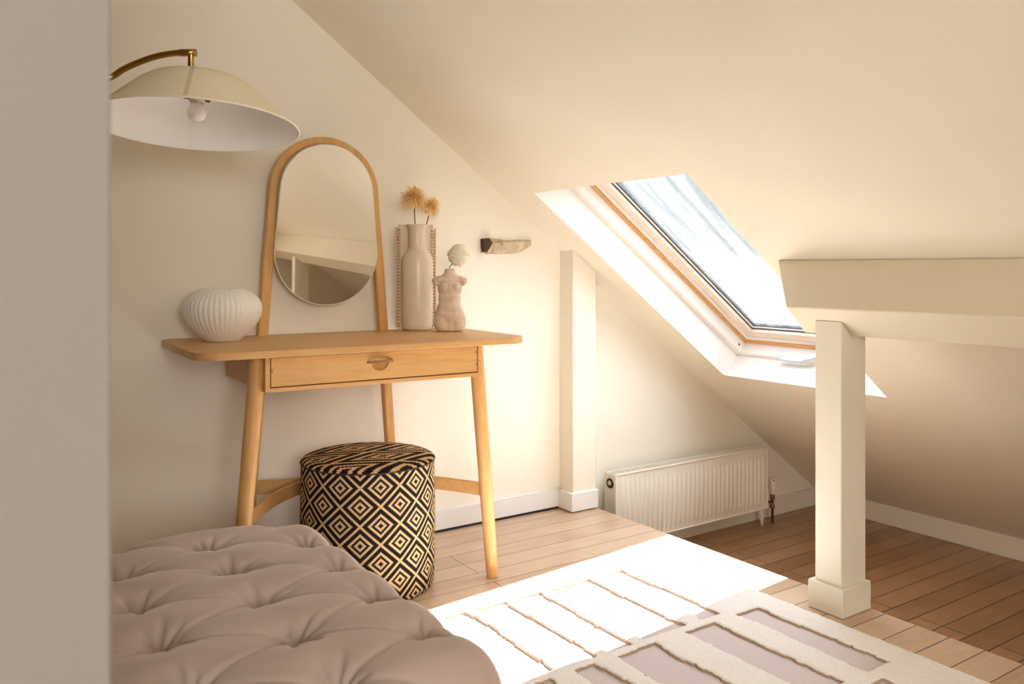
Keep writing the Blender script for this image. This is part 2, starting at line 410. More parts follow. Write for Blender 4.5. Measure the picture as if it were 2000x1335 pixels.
def post(name, yoff, label):
    t = empty(name, (2.185, 1.505 + yoff, 0), 0, label, 'post', kind='structure')
    bm = bmesh.new()
    x0, x1, y0, y1 = 2.129 - 2.185, 2.247 - 2.185, 1.461 - 1.505, 1.549 - 1.505
    # top cut along the underside of the beam, then level
    prof = [(x0, .02), (x1, .02), (x1, .799), (2.18 - 2.185, .799), (x0, .882 - (2.129 - 2.09) * .911 - .001)]
    a = [bm.verts.new((x, y0, z)) for x, z in prof]; b = [bm.verts.new((x, y1, z)) for x, z in prof]
    bm.faces.new(a); bm.faces.new(b)
    for i in range(5): bm.faces.new((a[i], a[(i + 1) % 5], b[(i + 1) % 5], b[i]))
    obj('post_shaft', bm, M_post, t, bevel=.003)
    bm = bmesh.new(); box(bm, 2.113 - 2.185, 2.2505 - 2.185, 1.446 - 1.505, 1.562 - 1.505, .0005, .083)
    obj('post_plinth', bm, M_post, t, bevel=.003)
post('trim_3', 0, 'square cream post standing at the floor step under the roof beam')
post('trim_4', -2.95, 'square cream post behind the viewer, seen in the mirror')

# pillar against the gable wall
t = empty('trim_5', (2.19, 2.74, 0), 0, 'narrow cream pillar boxed against the wall left of the radiator', 'pillar', kind='structure')
bm = bmesh.new()
x0, x1, y0, y1 = 2.129 - 2.19, 2.2515 - 2.19, 2.700 - 2.74, YB - .0005 - 2.74
zt = lambda x: Z0 - .731 * (x + 2.19) - .001
prof = [(x0, 0.001), (x1, 0.001), (x1, zt(x1)), (x0, zt(x0))]
a = [bm.verts.new((x, y0, z)) for x, z in prof]; b = [bm.verts.new((x, y1, z)) for x, z in prof]
bm.faces.new(a); bm.faces.new(b)
for i in range(4): bm.faces.new((a[i], a[(i + 1) % 4], b[(i + 1) % 4], b[i]))
obj('pillar_shaft', bm, M_post, t, bevel=.002)
bm = bmesh.new(); box(bm, 2.112 - 2.19, 2.2515 - 2.19, 2.684 - 2.74, YB - .0165 - 2.74, .006, .080)
obj('pillar_plinth', bm, M_trimgloss, t, bevel=.002)

# rough stone end in the wall
st_ = empty('stone_end', (1.86, YB, 1.085), 0, 'rough broken stone showing through the wall right of the vases', 'stone')
def rock(xs, n, seed, dep):
    bm = bmesh.new(); N = 40; K = 14; g = []
    top = lambda u: .029 - .004 * u + .002 * math.sin(9 * u)
    bot = lambda u: -.029 - .004 * math.sin(5 * u) + max(0, (u - .72)) ** 2 * .45
    for i in range(N + 1):
        u = i / N; col = []
        for j in range(K + 1):
            v = j / K; x = xs[0] + (xs[1] - xs[0]) * u; z = bot(u) + (top(u) - bot(u)) * v
            ed = min(1, min(v, 1 - v) * 5) * min(1, min(u, 1 - u) * 16 + .25)
            y = -dep * ed * (.75 + .6 * noise.noise(Vector((x * 25 + seed, z * 40, 0)))) - (.002 if ed > 0 else 0)
            x2 = x + .004 * noise.noise(Vector((seed, z * 60, x * 3)))
            col.append(bm.verts.new((x2, y, z + .003 * noise.noise(Vector((x * 50, seed, v))))))
        g.append(col)
    for i in range(N):
        for j in range(K): bm.faces.new((g[i][j], g[i + 1][j], g[i + 1][j + 1], g[i][j + 1]))
    return bm
bm = rock((-.120, .120), 0, 3., .020)
o = obj('stone_face', bm, M_stone, st_, smooth=True)
bm = bmesh.new()
pts = [(-.121, .026), (-.095, .030), (-.078, .012), (-.090, -.006), (-.104, -.026), (-.119, -.024)]
a = [bm.verts.new((x, -.0235 - .002 * (i % 2), z)) for i, (x, z) in enumerate(pts)]; b = [bm.verts.new((x, -.002, z)) for x, z in pts]
bm.faces.new(a)
for i in range(6): bm.faces.new((a[i], a[(i + 1) % 6], b[(i + 1) % 6], b[i]))
obj('hollow_shade_piece', bm, M_hollow, st_)  # raised dark piece, the shade of a recess given as colour

# ------------------------------------------------------------------ radiator
rx0, rx1, ry0, ry1, rz0, rz1 = 2.335, 3.312, 2.672, 2.745, -.168, .128
rt = empty('radiator', ((rx0 + rx1) / 2, (ry0 + ry1) / 2, ZL), 0, 'long low cream panel radiator on the wall under the slope', 'radiator')
def rob(name, bm, m, **kw):
    bmesh.ops.translate(bm, verts=bm.verts, vec=-rt.location); return obj(name, bm, m, rt, **kw)
def rad_panel(y, sgn):
    bm = bmesh.new(); n = 33; xs = []
    x = rx0 + .028; pitch = (rx1 - rx0 - .05) / n
    nx = 8; nz = [rz0 + .004, rz0 + .030, rz0 + .042, rz1 - .054, rz1 - .042, rz1 - .004]; amp = [0, 0, 1, 1, 0, 0]
    cols = [(rx0 + .010, 0)]
    for i in range(n):
        for j in range(nx):
            u = j / nx; d = .5 - .5 * math.cos(2 * PI * u); cols.append((x + pitch * (i + u), d ** 1.6))
    cols.append((rx1 - .008, 0))
    g = [[bm.verts.new((cx, y + sgn * (-.0075 * d * am), z)) for z, am in zip(nz, amp)] for cx, d in cols]
    for p, q in zip(g, g[1:]):
        for j in range(5): bm.faces.new((p[j], q[j], q[j + 1], p[j + 1]))
    return bm
fp = rob('front_panel', rad_panel(ry0 + .003, 1), M_rad, smooth=True)
bm = bmesh.new()
box(bm, rx0, rx1, ry0, ry0 + .006, rz0, rz0 + .005); box(bm, rx0, rx1, ry0, ry0 + .006, rz1 - .005, rz1)
box(bm, rx1 - .008, rx1, ry0, ry0 + .006, rz0 + .005, rz1 - .005); box(bm, rx0, rx0 + .010, ry0, ry0 + .006, rz0 + .005, rz1 - .005)
rob('panel_rim', bm, M_rad, bevel=.0015)
bm = bmesh.new(); box(bm, rx0 + .01, rx1 - .01, ry1 - .012, ry1 - .004, rz0 + .005, rz1 - .012); rob('rear_panel', bm, M_rad)
for xa, xb in ((rx0, rx0 + .004), (rx1 - .004, rx1)):
    bm = bmesh.new(); box(bm, xa, xb, ry0 + .0065, ry1, rz0, rz1); rob('side_panel', bm, M_rad, bevel=.001)
bm = bmesh.new()    # grille: long rails and slanted slats
box(bm, rx0 + .004, rx1 - .004, ry0 + .0065, ry0 + .016, rz1 - .003, rz1); box(bm, rx0 + .004, rx1 - .004, ry1 - .010, ry1, rz1 - .003, rz1)
ng = 90
for i in range(ng):
    x = rx0 + .012 + (rx1 - rx0 - .03) * i / (ng - 1)
    M = Matrix.Translation((x, (ry0 + ry1) / 2 + .003, rz1 - .002)) @ Matrix.Rotation(R(28 if i % 2 else -28), 4, 'Z')
    box(bm, -.0016, .0016, -.026, .026, -.001, .001, M)
rob('top_grille', bm, M_rad)
bm = bmesh.new(); Mx = Matrix.Translation((rx0 - .001, ry0 + .034, rz1 - .040)) @ Matrix.Rotation(R(-90), 4, 'Y')
lathe(bm, [(.021, 0), (.021, .003), (.013, .0035), (.0125, 0)], 28, Mx); rob('side_port', bm, M_dark)
bm = bmesh.new(); lathe(bm, [(.001, .008), (.008, .008), (.010, .005), (.010, -.004)], 20, Mx, cap0=True); rob('brass_plug', bm, plain('pale_brass', (.75, .62, .40), .3, .9))
vx, vy = rx1 + .070, ry0 + .030
bm = bmesh.new(); lathe(bm, [(.006, .06), (.013, .058), (.016, .05), (.016, .0), (.013, -.018), (.011, -.020)], 24, Matrix.Translation((vx, vy, -.095)), cap0=True, cap1=True)
tag(rob('thermostat_head', bm, M_whiteplastic, smooth=True), 'white thermostat knob')
bm = bmesh.new(); ellipsoid(bm, (vx - .010, vy - .0125, -.045), (.004, .003, .004)); rob('knob_hole', bm, M_dark)
bm = bmesh.new(); lathe(bm, [(.010, -.115), (.012, -.12), (.012, -.135), (.008, -.14), (.008, -.165), (.012, -.168), (.012, -.182), (.007, -.185), (.007, ZL + .001)], 16, Matrix.Translation((vx - .004, vy, 0)), cap0=True, cap1=True)
tube(bm, [(vx - .004, vy, -.150), (rx1 - .002, vy, -.150)], .008)
rob('valve_pipe', bm, M_copper, smooth=True)
bm = bmesh.new(); tube(bm, [(rx1 - .022, vy, rz0 + .006), (rx1 - .012, vy, -.215), (rx1 - .014, vy, ZL + .001)], .008); rob('white_pipe', bm, M_whiteplastic, smooth=True)
for x in (2.55, 3.10):
    bm = bmesh.new(); box(bm, x, x + .03, ry1 - .001, YB - .001, rz0 + .02, rz1 - .03); rob('wall_bracket', bm, M_rad)

# ------------------------------------------------------------------ dressing table
TZ = .777
desk = empty('dressing_table', (1.066, 2.497, 0), R(-1.9), 'oak dressing table with one drawer, splayed legs and an arched mirror stand', 'dressing table')
def outline(hx0, hx1, y0, y1, rf, rb, n=8):
    pts = []
    for cx, cy, r, a0 in ((hx1 - rf, y0 + rf, rf, -90), (hx1 - rb, y1 - rb, rb, 0), (hx0 + rb, y1 - rb, rb, 90), (hx0 + rf, y0 + rf, rf, 180)):
        for i in range(n + 1):
            a = R(a0 + 90 * i / n); pts.append((cx + r * math.cos(a), cy + r * math.sin(a)))
    return pts
bm = bmesh.new(); prism(bm, outline(-.520, .513, -.274, .262, .075, .045), TZ - .021, TZ)
obj('table_top', bm, M_oak, desk, bevel=.002)
bx0, bx1, by0, by1, bz0, bz1 = -.335, .345, -.245, .19, .659, TZ - .0215
bm = bmesh.new()
box(bm, bx0, bx0 + .0135, by0, by1, bz0, bz1); box(bm, bx1 - .0135, bx1, by0, by1, bz0, bz1)
box(bm, bx0 + .0135, bx1 - .0135, by0, by1, bz0, bz0 + .0115); box(bm, bx0 + .0135, bx1 - .0135, by1 - .012, by1, bz0 + .0115, bz1)
box(bm, bx0 + .0135, bx1 - .0135, by0 + .02, by1 - .02, bz1 - .003, bz1)
obj('drawer_case', bm, M_oak, desk, bevel=.001)
# drawer with a scooped recess below a lip handle
dx0, dx1, dz0, dz1 = bx0 + .0165, bx1 - .0165, bz0 + .0145, bz1 - .0035
bm = bmesh.new(); hx, hz, hr, = .002, .722, .0235
NX, NZ = 150, 22; g = []
xs = sorted(set([dx0 + (dx1 - dx0) * i / 60 for i in range(61)] + [hx - .045 + .09 * i / 90 for i in range(91)]))
zs = [dz0 + (dz1 - dz0) * j / 76 for j in range(77)]
for x in xs:
    col = []
    for z in zs:
        d = math.hypot((x - hx) / 1.12, z - hz); dep = 0
        if z < hz + .004 and d < hr: dep = .014 * math.sqrt(max(0, 1 - (d / hr) ** 2)) ** .7
        if z >= hz and ((x - hx) / .043) ** 2 + ((z - hz) / .0165) ** 2 < 1: dep = max(dep, .007 * math.sqrt(1 - ((x - hx) / .043) ** 2 - ((z - hz) / .0165) ** 2) ** .6)
        col.append(bm.verts.new((x, by0 + .001 + dep, z)))
    g.append(col)
for a, b in zip(g, g[1:]):
    for j in range(len(zs) - 1): bm.faces.new((a[j], b[j], b[j + 1], a[j + 1]))
# edges of the front and the box behind
box(bm, dx0, dx1, by0 + .018, by0 + .36, dz0, dz1)
for xx in (dx0, dx1): quad(bm, (xx, by0 + .001, dz0), (xx, by0 + .018, dz0), (xx, by0 + .018, dz1), (xx, by0 + .001, dz1))
quad(bm, (dx0, by0 + .001, dz0), (dx1, by0 + .001, dz0), (dx1, by0 + .018, dz0), (dx0, by0 + .018, dz0))
quad(bm, (dx0, by0 + .001, dz1), (dx1, by0 + .001, dz1), (dx1, by0 + .018, dz1), (dx0, by0 + .018, dz1))
drawer = obj('drawer', bm, M_oak, desk)
bm = bmesh.new()   # lip: a flat half lens standing out over the recess
lip = [( hx - .044 + .084 * i / 24, -(.017) * math.sin(PI * i / 24)) for i in range(25)]
for zz in (0,):
    b0_ = [bm.verts.new((x, by0 + .003, hz + .0005 - .001)) for x, y in (lip[0], lip[-1])]
up_ = [bm.verts.new((x, by0 + .002 + y, hz + .0058)) for x, y in lip]; lo_ = [bm.verts.new((x, by0 + .002 + y, hz + .0010)) for x, y in lip]
bm.faces.new(up_); bm.faces.new(lo_)
for i in range(24): bm.faces.new((up_[i], up_[i + 1], lo_[i + 1], lo_[i]))
M_oakd = wood('oak_end_grain', (.40, .205, .075), (.28, .13, .045), 'x')
obj('handle', bm, M_oakd, drawer)
for xx in (dx0, dx1 - .005):
    for zz in (.717,) if xx == dx0 else (.736, .697):
        bm = bmesh.new(); box(bm, xx, xx + .005, by0 + .0002, by0 + .0012, zz - .005, zz + .005); obj('dovetail_joint', bm, M_oakd, drawer)
for s in (-1, 1):
    bm = bmesh.new()
    tube(bm, [((.003 + s * .3445 + s * (.064) * (1 - z / .755)), -.200, z) for z in (TZ - .0215, .66, .5, .3, .15, .02, .0005)], [.0225, .0225, .0225, .0215, .0205, .0195, .0185], 24)
    obj('leg', bm, M_oakz, desk, smooth=False, bevel=.0015)
# arch of the mirror stand: two rear legs joined by a bent hoop
def arch_pts():
    pts = []; cz, rr = 1.255, .1785
    for z in (.001, .15, .3, .45, .6, .78, .9, 1.0, 1.1, 1.18):
        pts.append((-(.268 - (.268 - .1785) * (z / 1.255)) - .0, z))
    for i in range(25):
        a = PI - PI * i / 24; pts.append((rr * math.cos(a), cz + (rr - .003) * math.sin(a)))
    pts += [(-x, z) for x, z in reversed(pts[:10])]
    return pts
ap = arch_pts(); AC = .003
bm = bmesh.new(); rings = []
for i, (x, z) in enumerate(ap):
    p0 = Vector((*ap[max(i - 1, 0)], 0)); p1 = Vector((*ap[min(i + 1, len(ap) - 1)], 0)); d = (p1 - p0).normalized()
    nrm = Vector((-d.y, d.x, 0)); hw = .0135 + (.0035 if z < 1.0 else .0035 * max(0, (1.25 - z) / .25))
    ring_ = []
    for a_, b_ in ((-1, -1), (1, -1), (1, 1), (-1, 1)):
        ring_.append(bm.verts.new((AC + x + nrm.x * hw * a_, .232 + .0145 * b_, z + nrm.y * hw * a_)))
    rings.append(ring_)
for a, b in zip(rings, rings[1:]):
    for i in range(4): bm.faces.new((a[i], a[(i + 1) % 4], b[(i + 1) % 4], b[i]))
bm.faces.new(rings[0]); bm.faces.new(rings[-1])
obj('mirror_stand', bm, M_oakz, desk, bevel=.006, seg=3)
# mirror
def stadium(n=40):
    pts = []; r1, z1, r2, z2 = .1635, 1.252, .182, 1.054
    for i in range(n + 1):
        a = R(3) + R(174) * i / n; pts.append((r1 * math.cos(a), z1 + r1 * math.sin(a)))
    for i in range(n + 1):
        a = R(183) + R(174) * i / n; pts.append((r2 * math.cos(a), z2 + r2 * math.sin(a)))
    return pts
mp_ = stadium(); mc = 1.145; tilt = R(1.7)
mir = empty('mirror', (AC, .212, mc)); mir.parent = desk; mir.rotation_euler = (tilt, 0, 0)
tag(mir, 'oval mirror hung inside the arch')
bm = bmesh.new(); prism(bm, [(x, z - mc) for x, z in mp_], -.0045, .010); bmesh.ops.rotate(bm, verts=bm.verts, matrix=Matrix.Rotation(R(90), 3, 'X')); obj('mirror_rim', bm, plain('pale_rim', (.75, .70, .62), .3, .3), mir)
bm = bmesh.new(); bm.faces.new([bm.verts.new((x * .982, -.0108, (z - mc) * .99)) for x, z in mp_]); obj('mirror_glass', bm, M_mirror, mir)
# curved stretchers: front bow between the front legs, rear bow
def bow(bm, p0, p1, sag, h, zc, th=.009, n=24):
    vs = []
    for i in range(n + 1):
        u = i / n; x = p0[0] + (p1[0] - p0[0]) * u; y = p0[1] + (p1[1] - p0[1]) * u + sag * 4 * u * (1 - u)
        z = zc; vs.append([bm.verts.new((x, y + a, z + b)) for a, b in ((-th, -h), (th, -h), (th, h), (-th, h))])
    for a, b in zip(vs, vs[1:]):
        for i in range(4): bm.faces.new((a[i], a[(i + 1) % 4], b[(i + 1) % 4], b[i]))
    bm.faces.new(vs[0]); bm.faces.new(vs[-1])
bm = bmesh.new(); bow(bm, (-.386, -.195), (.386, -.195), .37, .021, .285); obj('stretcher', bm, M_oak, desk, bevel=.002)
bm = bmesh.new(); bow(bm, (-.252, .232), (.228, .232), -.05, .021, .285); 
for v in bm.verts: v.co.y = min(v.co.y, .243)
obj('stretcher', bm, M_oak, desk, bevel=.002)

def dl(x, y, z=TZ):   # desk-local point to world
    return desk.matrix_basis @ Vector((x, y, z))
# ------------------------------------------------------------------ pleated white vase
p = dl(-.366, .105); v1 = empty('pleated_vase', p, 0, 'round white vase with vertical pleats on the left end of the dressing table', 'vase')
prof = [(.001, .004), (.046, .002), (.052, .0), (.060, .008), (.074, .019), (.090, .037), (.104, .056), (.113, .075), (.1165, .094), (.115, .110), (.108, .126), (.096, .140), (.082, .151), (.070, .157), (.066, .159), (.062, .158), (.060, .150), (.075, .135)]
NP = 46
def pleat(a, z):
    k_ = min(1, max(0, (z - .0) / .02)) * min(1, max(0, (.16 - z) / .02)); tw = 1.1 * math.sin(z * 14)
    return 1 + .021 * k_ * (abs(math.sin((a * NP + tw) / 2)) - .6)
# densify
def dens(pr_, m=3):
    out_ = []
    for (r0, z0), (r1, z1) in zip(pr_, pr_[1:]):
        for i in range(m): out_.append((r0 + (r1 - r0) * i / m, z0 + (z1 - z0) * i / m))
    return out_ + [pr_[-1]]
bm = bmesh.new(); lathe(bm, dens(prof, 2), NP * 8, cap0=True, cap1=False, rf=pleat); obj('vase_body', bm, M_vasewhite, v1, smooth=True)

# ------------------------------------------------------------------ tall bottle vase with laced side panels
p = dl(.330, .190); v2 = empty('bottle_vase', p, R(-10), 'tall beige ceramic bottle vase with cane laced edges', 'vase')
bm = bmesh.new()
prof = [(.001, .001), (.046, .001), (.052, .006), (.055, .02), (.056, .08), (.0565, .17), (.0565, .238), (.055, .254), (.050, .267), (.042, .277), (.034, .284), (.030, .291), (.0285, .305), (.0285, .345), (.030, .360), (.034, .370), (.038, .376), (.035, .376), (.027, .362), (.022, .34), (.022, .3), (.022, .28)]
lathe(bm, prof, 56, cap0=True); obj('vase_body', bm, M_glaze, v2, smooth=True)
bm = bmesh.new()
# back panel, slightly dished so that both edges come forward
n = 24; vs = []
for i in range(n + 1):
    x = -.064 + .128 * i / n; y = .030 - .016 * (x / .064) ** 2
    vs.append([bm.verts.new((x, y + a, z)) for a, z in ((-.004, .002), (.004, .002), (.004, .377), (-.004, .377))])
for a, b in zip(vs, vs[1:]):
    for i in range(4): bm.faces.new((a[i], a[(i + 1) % 4], b[(i + 1) % 4], b[i]))
bm.faces.new(vs[0]); bm.faces.new(vs[-1]); obj('back_panel', bm, M_glaze, v2, smooth=False, bevel=.001)
for s in (-1, 1):
    bm = bmesh.new(); pts = []; NL = 31
    for i in range(NL * 10 + 1):
        a = 2 * PI * i / 10; z = .010 + .352 * i / (NL * 10)
        pts.append((s * (.066 + .0080 * math.cos(a)), .014 + .0095 * math.sin(a), z + .002 * math.cos(a)))
    tube(bm, pts, .0027, 6); obj('cane_lacing', bm, M_cane, v2, smooth=True)
    bm = bmesh.new()
    tube(bm, [(s * .074, .012, .008), (s * .074, .012, .36)], .0022, 6)
    for i in range(NL): ellipsoid(bm, (s * .0605, .003, .014 + .352 * (i + .3) / NL), (.0026, .0026, .0026), u=8, v=6)
    obj('stud_row', bm, plain('pale_studs', (.85, .72, .55), .3), v2, smooth=True)

# ------------------------------------------------------------------ torso vase
p = dl(.394, .062); v3 = empty('torso_vase', p, R(-25), 'small beige clay vase shaped like a headless torso', 'vase')
bm = bmesh.new()
E_ = lambda c, r, ry=0, rx=0: ellipsoid(bm, c, r, Matrix.Rotation(R(ry), 4, 'Y') @ Matrix.Rotation(R(rx), 4, 'X'), 24, 16)
E_((-.026, 0, .034), (.032, .033, .042)); E_((.026, 0, .034), (.032, .033, .042)); E_((0, 0, .055), (.053, .036, .040)); E_((0, -.002, .078), (.046, .032, .04)); E_((0, .004, .026), (.050, .032, .040))
E_((0, 0, .115), (.0395, .027, .050)); E_((0, 0, .150), (.043, .028, .038)); E_((0, .002, .176), (.046, .023, .019))
E_((-.018, -.015, .154), (.018, .014, .018)); E_((.018, -.015, .154), (.018, .014, .018))
E_((-.040, .002, .181), (.023, .017, .013), -14); E_((.040, .002, .181), (.023, .017, .013), 14); E_((-.050, .001, .174), (.011, .015, .016), -20); E_((.050, .001, .174), (.011, .015, .016), 20)
E_((0, .002, .193), (.029, .019, .015)); lathe(bm, [(.019, .185), (.0180, .202), (.0185, .216), (.019, .218)], 24, Matrix.Translation((0, .002, 0)), cap0=True, cap1=True)
for v in bm.verts: v.co.z = max(v.co.z, .001)
o = obj('vase_body', bm, M_clay, v3, smooth=True)
rm = o.modifiers.new('remesh', 'REMESH'); rm.mode = 'VOXEL'; rm.voxel_size = .0028; rm.use_smooth_shade = True
sm = o.modifiers.new('smooth', 'SMOOTH'); sm.factor = .5; sm.iterations = 5
bm = bmesh.new(); lathe(bm, [(.0001, 0), (.0145, .0005)], 20, Matrix.Translation((0, .002, .2200))); obj('neck_opening', bm, M_dark, v3)

# ------------------------------------------------------------------ dried flowers
def flower(name, base, head, rad, mat, label, dense, up=None, ball=False, group=None):
    base = Vector(base); head = Vector(head)
    t = empty(name, base, 0, label, 'flower', group)
    bm = bmesh.new(); d = head - base
    tube(bm, [Vector((0, 0, 0)), d * .5 + Vector((.003, 0, .002)), d * .985], .0016, 6); obj('stem', bm, M_stem, t)
    ax = Vector(up).normalized(); q = ax.to_track_quat('Z', 'Y').to_matrix()
    bm = bmesh.new(); rnd = random.Random(hash(label) % 1000 if False else int(rad * 1e5))
    for i in range(dense):
        u = (i + .5) / dense; ph = i * 2.39996
        th = (math.acos(1 - 1.78 * u) if not ball else math.acos(1 - 2 * u))
        L = rad * (rnd.uniform(.74, 1.10) if not ball else rnd.uniform(.8, 1.0)); w_ = rad * (.075 if not ball else .17)
        dv = Vector((math.sin(th) * math.cos(ph), math.sin(th) * math.sin(ph), math.cos(th)))
        sd_ = dv.cross(Vector((0, 0, 1)) if abs(dv.z) < .95 else Vector((1, 0, 0))).normalized(); nn = sd_.cross(dv).normalized()
        st0 = .12 if not ball else .45
        prof_ = ((st0, .5, 0), (.55, 1., .02), (.85, 1.15, .0), (1, .45, -.05)) if not ball else ((st0, .5, 0), (.7, 1.2, .03), (.92, 1.5, 0), (1.02, .9, -.08))
        rows = []
        for f_, ww, cv in prof_:
            c_ = dv * L * f_ + nn * L * cv + Vector((0, 0, -.10 * L * f_ * f_ if not ball else 0))
            rows.append([bm.verts.new(q @ (c_ + sd_ * w_ * ww * k_ + nn * (w_ * .35 * abs(k_)))+ d) for k_ in (-1, 0, 1)])
        for a, b in zip(rows, rows[1:]):
            for j in (0, 1): bm.faces.new((a[j], a[j + 1], b[j + 1], b[j]))
    ellipsoid(bm, d, (rad * (.86 if ball else .30),) * 3, u=20, v=12)
    obj('petals', bm, mat, t, smooth=False)
    if not ball:
        bm = bmesh.new(); ellipsoid(bm, d - q @ Vector((0, 0, rad * .10)), (rad * .20, rad * .20, rad * .13), q.to_4x4(), 12, 8); obj('calyx', bm, M_stem, t, smooth=True)
    return t
f0 = dl(.320, .190, TZ + .285)
flower('dried_flower', f0, dl(.314, .182, 1.247), .050, M_petal, 'larger yellow dried flower, left one of the two in the bottle vase', 170, (.15, -.25, 1), group=None)
flower('dried_flower', dl(.337, .192, TZ + .285), dl(.399, .215, 1.222), .041, M_petal, 'smaller yellow dried flower, right one of the two in the bottle vase', 140, (.5, -.3, .9))
flower('dried_flower', dl(.392, .063, TZ + .222), dl(.420, .045, 1.043), .041, M_petalw, 'fluffy white dried flower in the torso vase', 230, (0, 0, 1), ball=True)

# ------------------------------------------------------------------ pouf
pf = empty('pouf', (1.112, 2.452, 0), R(10), 'cylindrical pouf in black and natural woven diamonds under the dressing table', 'pouf')
def rcyl(r, h, er, n=96):
    prof_ = [(r - er * .6, .001)] + [(r - er * .6 + er * .6 * math.sin(R(a)), er * .6 - er * .6 * math.cos(R(a)) + .001) for a in (30, 60, 90)]
    prof_ += [(r + .004 * math.sin(PI * i / 10), er * .6 + (h - er * 1.6) * i / 10) for i in range(1, 10)]
    return prof_
bm = bmesh.new(); uvl = bm.loops.layers.uv.new('UVMap')
prof = [(.190, .001), (.202, .006), (.207, .016)] + [(.2075 + .003 * math.sin(PI * i / 12), .016 + .379 * i / 12) for i in range(1, 13)]
n = 120; rings = lathe(bm, prof, n)
bm.verts.ensure_lookup_table(); bm.faces.ensure_lookup_table(); bm.verts.index_update()
k_ = 0
for ri in range(len(prof) - 1):
    for i in range(n):
        f_ = bm.faces[k_]; k_ += 1
        for lp in f_.loops:
            idx = lp.vert.index % n; ii = idx if not (i == n - 1 and idx == 0) else n
            lp[uvl].uv = (ii / n * 11, (lp.vert.co.z - .02) / .112)
obj('side_cover', bm, M_weave, pf, smooth=True)
bm = bmesh.new(); uvl = bm.loops.layers.uv.new('UVMap')
prof = [(.2075, .395), (.2085, .397), (.206, .401), (.200, .406), (.188, .410), (.15, .414), (.10, .416), (.05, .417), (.001, .4172)]
lathe(bm, prof, n, cap1=True)
ca, sa = math.cos(R(14)), math.sin(R(14))
for f_ in bm.faces:
    for lp in f_.loops:
        x, y = lp.vert.co.x, lp.vert.co.y; xx, yy = x * ca + y * sa, -x * sa + y * ca
        ca_ = (xx + .9 * yy) / .17; cb_ = yy / .15; lp[uvl].uv = ((ca_ + cb_) / 2, (ca_ - cb_) / 2)
obj('top_cover', bm, M_weave, pf, smooth=True)
bm = bmesh.new(); tube(bm, [(.2085 * math.cos(2 * PI * i / 96), .2085 * math.sin(2 * PI * i / 96), .396) for i in range(97)], .0022, 6, caps=False); obj('seam', bm, plain('dark_seam', (.05, .03, .02), .9), pf)

# ------------------------------------------------------------------ tufted ottoman
ox0, ox1, oy0, oy1, oz0, oz1 = -.13, .738, 1.075, 2.005, .05, .408
oc = Vector(((ox0 + ox1) / 2, (oy0 + oy1) / 2, 0))
ot = empty('ottoman', (oc.x, oc.y, 0), 0, 'taupe velvet ottoman with deep button tufting in the foreground', 'ottoman')
btn = []
PX, PY = .19, .1765
for i in range(5):
    x = .663 - PX * i
    off = 0 if i % 2 == 0 else PY / 2
    for j in range(-2, 7):
        y = 1.240 + off + PY * j
        if oy0 + .045 < y < oy1 - .03: btn.append((x, y))
hx_, hy_ = (ox1 - ox0) / 2, (oy1 - oy0) / 2; hz_ = (oz1 - oz0) / 2; rr = .075
bm = bmesh.new()
NX_, NY_, NZ_ = 230, 240, 70
def sbox(ix, iy, iz): return Vector((ix * hx_, iy * hy_, iz * hz_))
verts = {}
def vert(p):
    key = (round(p.x, 5), round(p.y, 5), round(p.z, 5))
    if key in verts: return verts[key]
    q = Vector((max(-hx_ + rr, min(hx_ - rr, p.x)), max(-hy_ + rr, min(hy_ - rr, p.y)), max(-hz_ + rr, min(hz_ - rr, p.z))))
    d = p - q
    nn = d.normalized() if d.length > 1e-9 else Vector((0, 0, 1))
    pos = q + nn * rr
    # cushion bulge of the sides
    sideness = 1 - abs(nn.z)
    pos += Vector((nn.x, nn.y, 0)) * .012 * math.cos(PI * .5 * pos.z / hz_) * sideness
    if nn.z > -.2:
        wx, wy = pos.x + oc.x, pos.y + oc.y
        wgt = min(1, max(0, (nn.z + .15) / .6))
        # crown
        h = .010 * (1 - (pos.x / hx_) ** 2) * (1 - (pos.y / hy_) ** 2)
        u = (wx - .663) / PX; v = (wy - 1.240) / PY
        # pillow rows between the buttons: folds run along the two diagonals of the lattice
        a = (u * .5 + v) ; b = (-u * .5 + v)
        fa = abs(a - round(a)); fb = abs(b - round(b))
        pil = (min(1, fa / .5) ** .55) * (min(1, fb / .5) ** .55)
        h += .009 * (pil - .6)
        h -= .0030 * math.exp(-(fa / .045) ** 2) * (.4 + .6 * min(1, fb / .25)) + .0030 * math.exp(-(fb / .045) ** 2) * (.4 + .6 * min(1, fa / .25))
        for bi, (bx, by) in enumerate(btn):
            dx, dy = wx - bx, wy - by; r2 = dx * dx + dy * dy
            if r2 > .0256: continue
            r = math.sqrt(r2); th = math.atan2(dy, dx)
            h -= .044 * math.exp(-(r / .026) ** 1.2)
            fold = math.cos(9 * th + bi * 1.7 + 1.3 * math.sin(2 * th + bi)) * .5 + .5
            ln = .022 + .012 * math.sin(3 * th + bi * 2.1)
            h -= .0105 * fold ** 3 * math.exp(-((r - .030) / ln) ** 2)
        h += .0018 * noise.noise(Vector((wx * 9, wy * 9, 1.))) 
        pos += nn * h * wgt
    pos = pos + Vector((0, 0, hz_ + oz0))
    verts[key] = bm.verts.new(pos); return verts[key]
def face_grid(fn, n1, n2):
    g = [[vert(fn(i / n1 * 2 - 1, j / n2 * 2 - 1)) for j in range(n2 + 1)] for i in range(n1 + 1)]
    for i in range(n1):
        for j in range(n2): bm.faces.new((g[i][j], g[i + 1][j], g[i + 1][j + 1], g[i][j + 1]))
face_grid(lambda a, b: sbox(a, b, 1), NX_, NY_)
for s in (-1, 1):
    face_grid(lambda a, b: sbox(a, s, b), NX_, NZ_)
    face_grid(lambda a, b: sbox(s, a, b), NY_, NZ_)
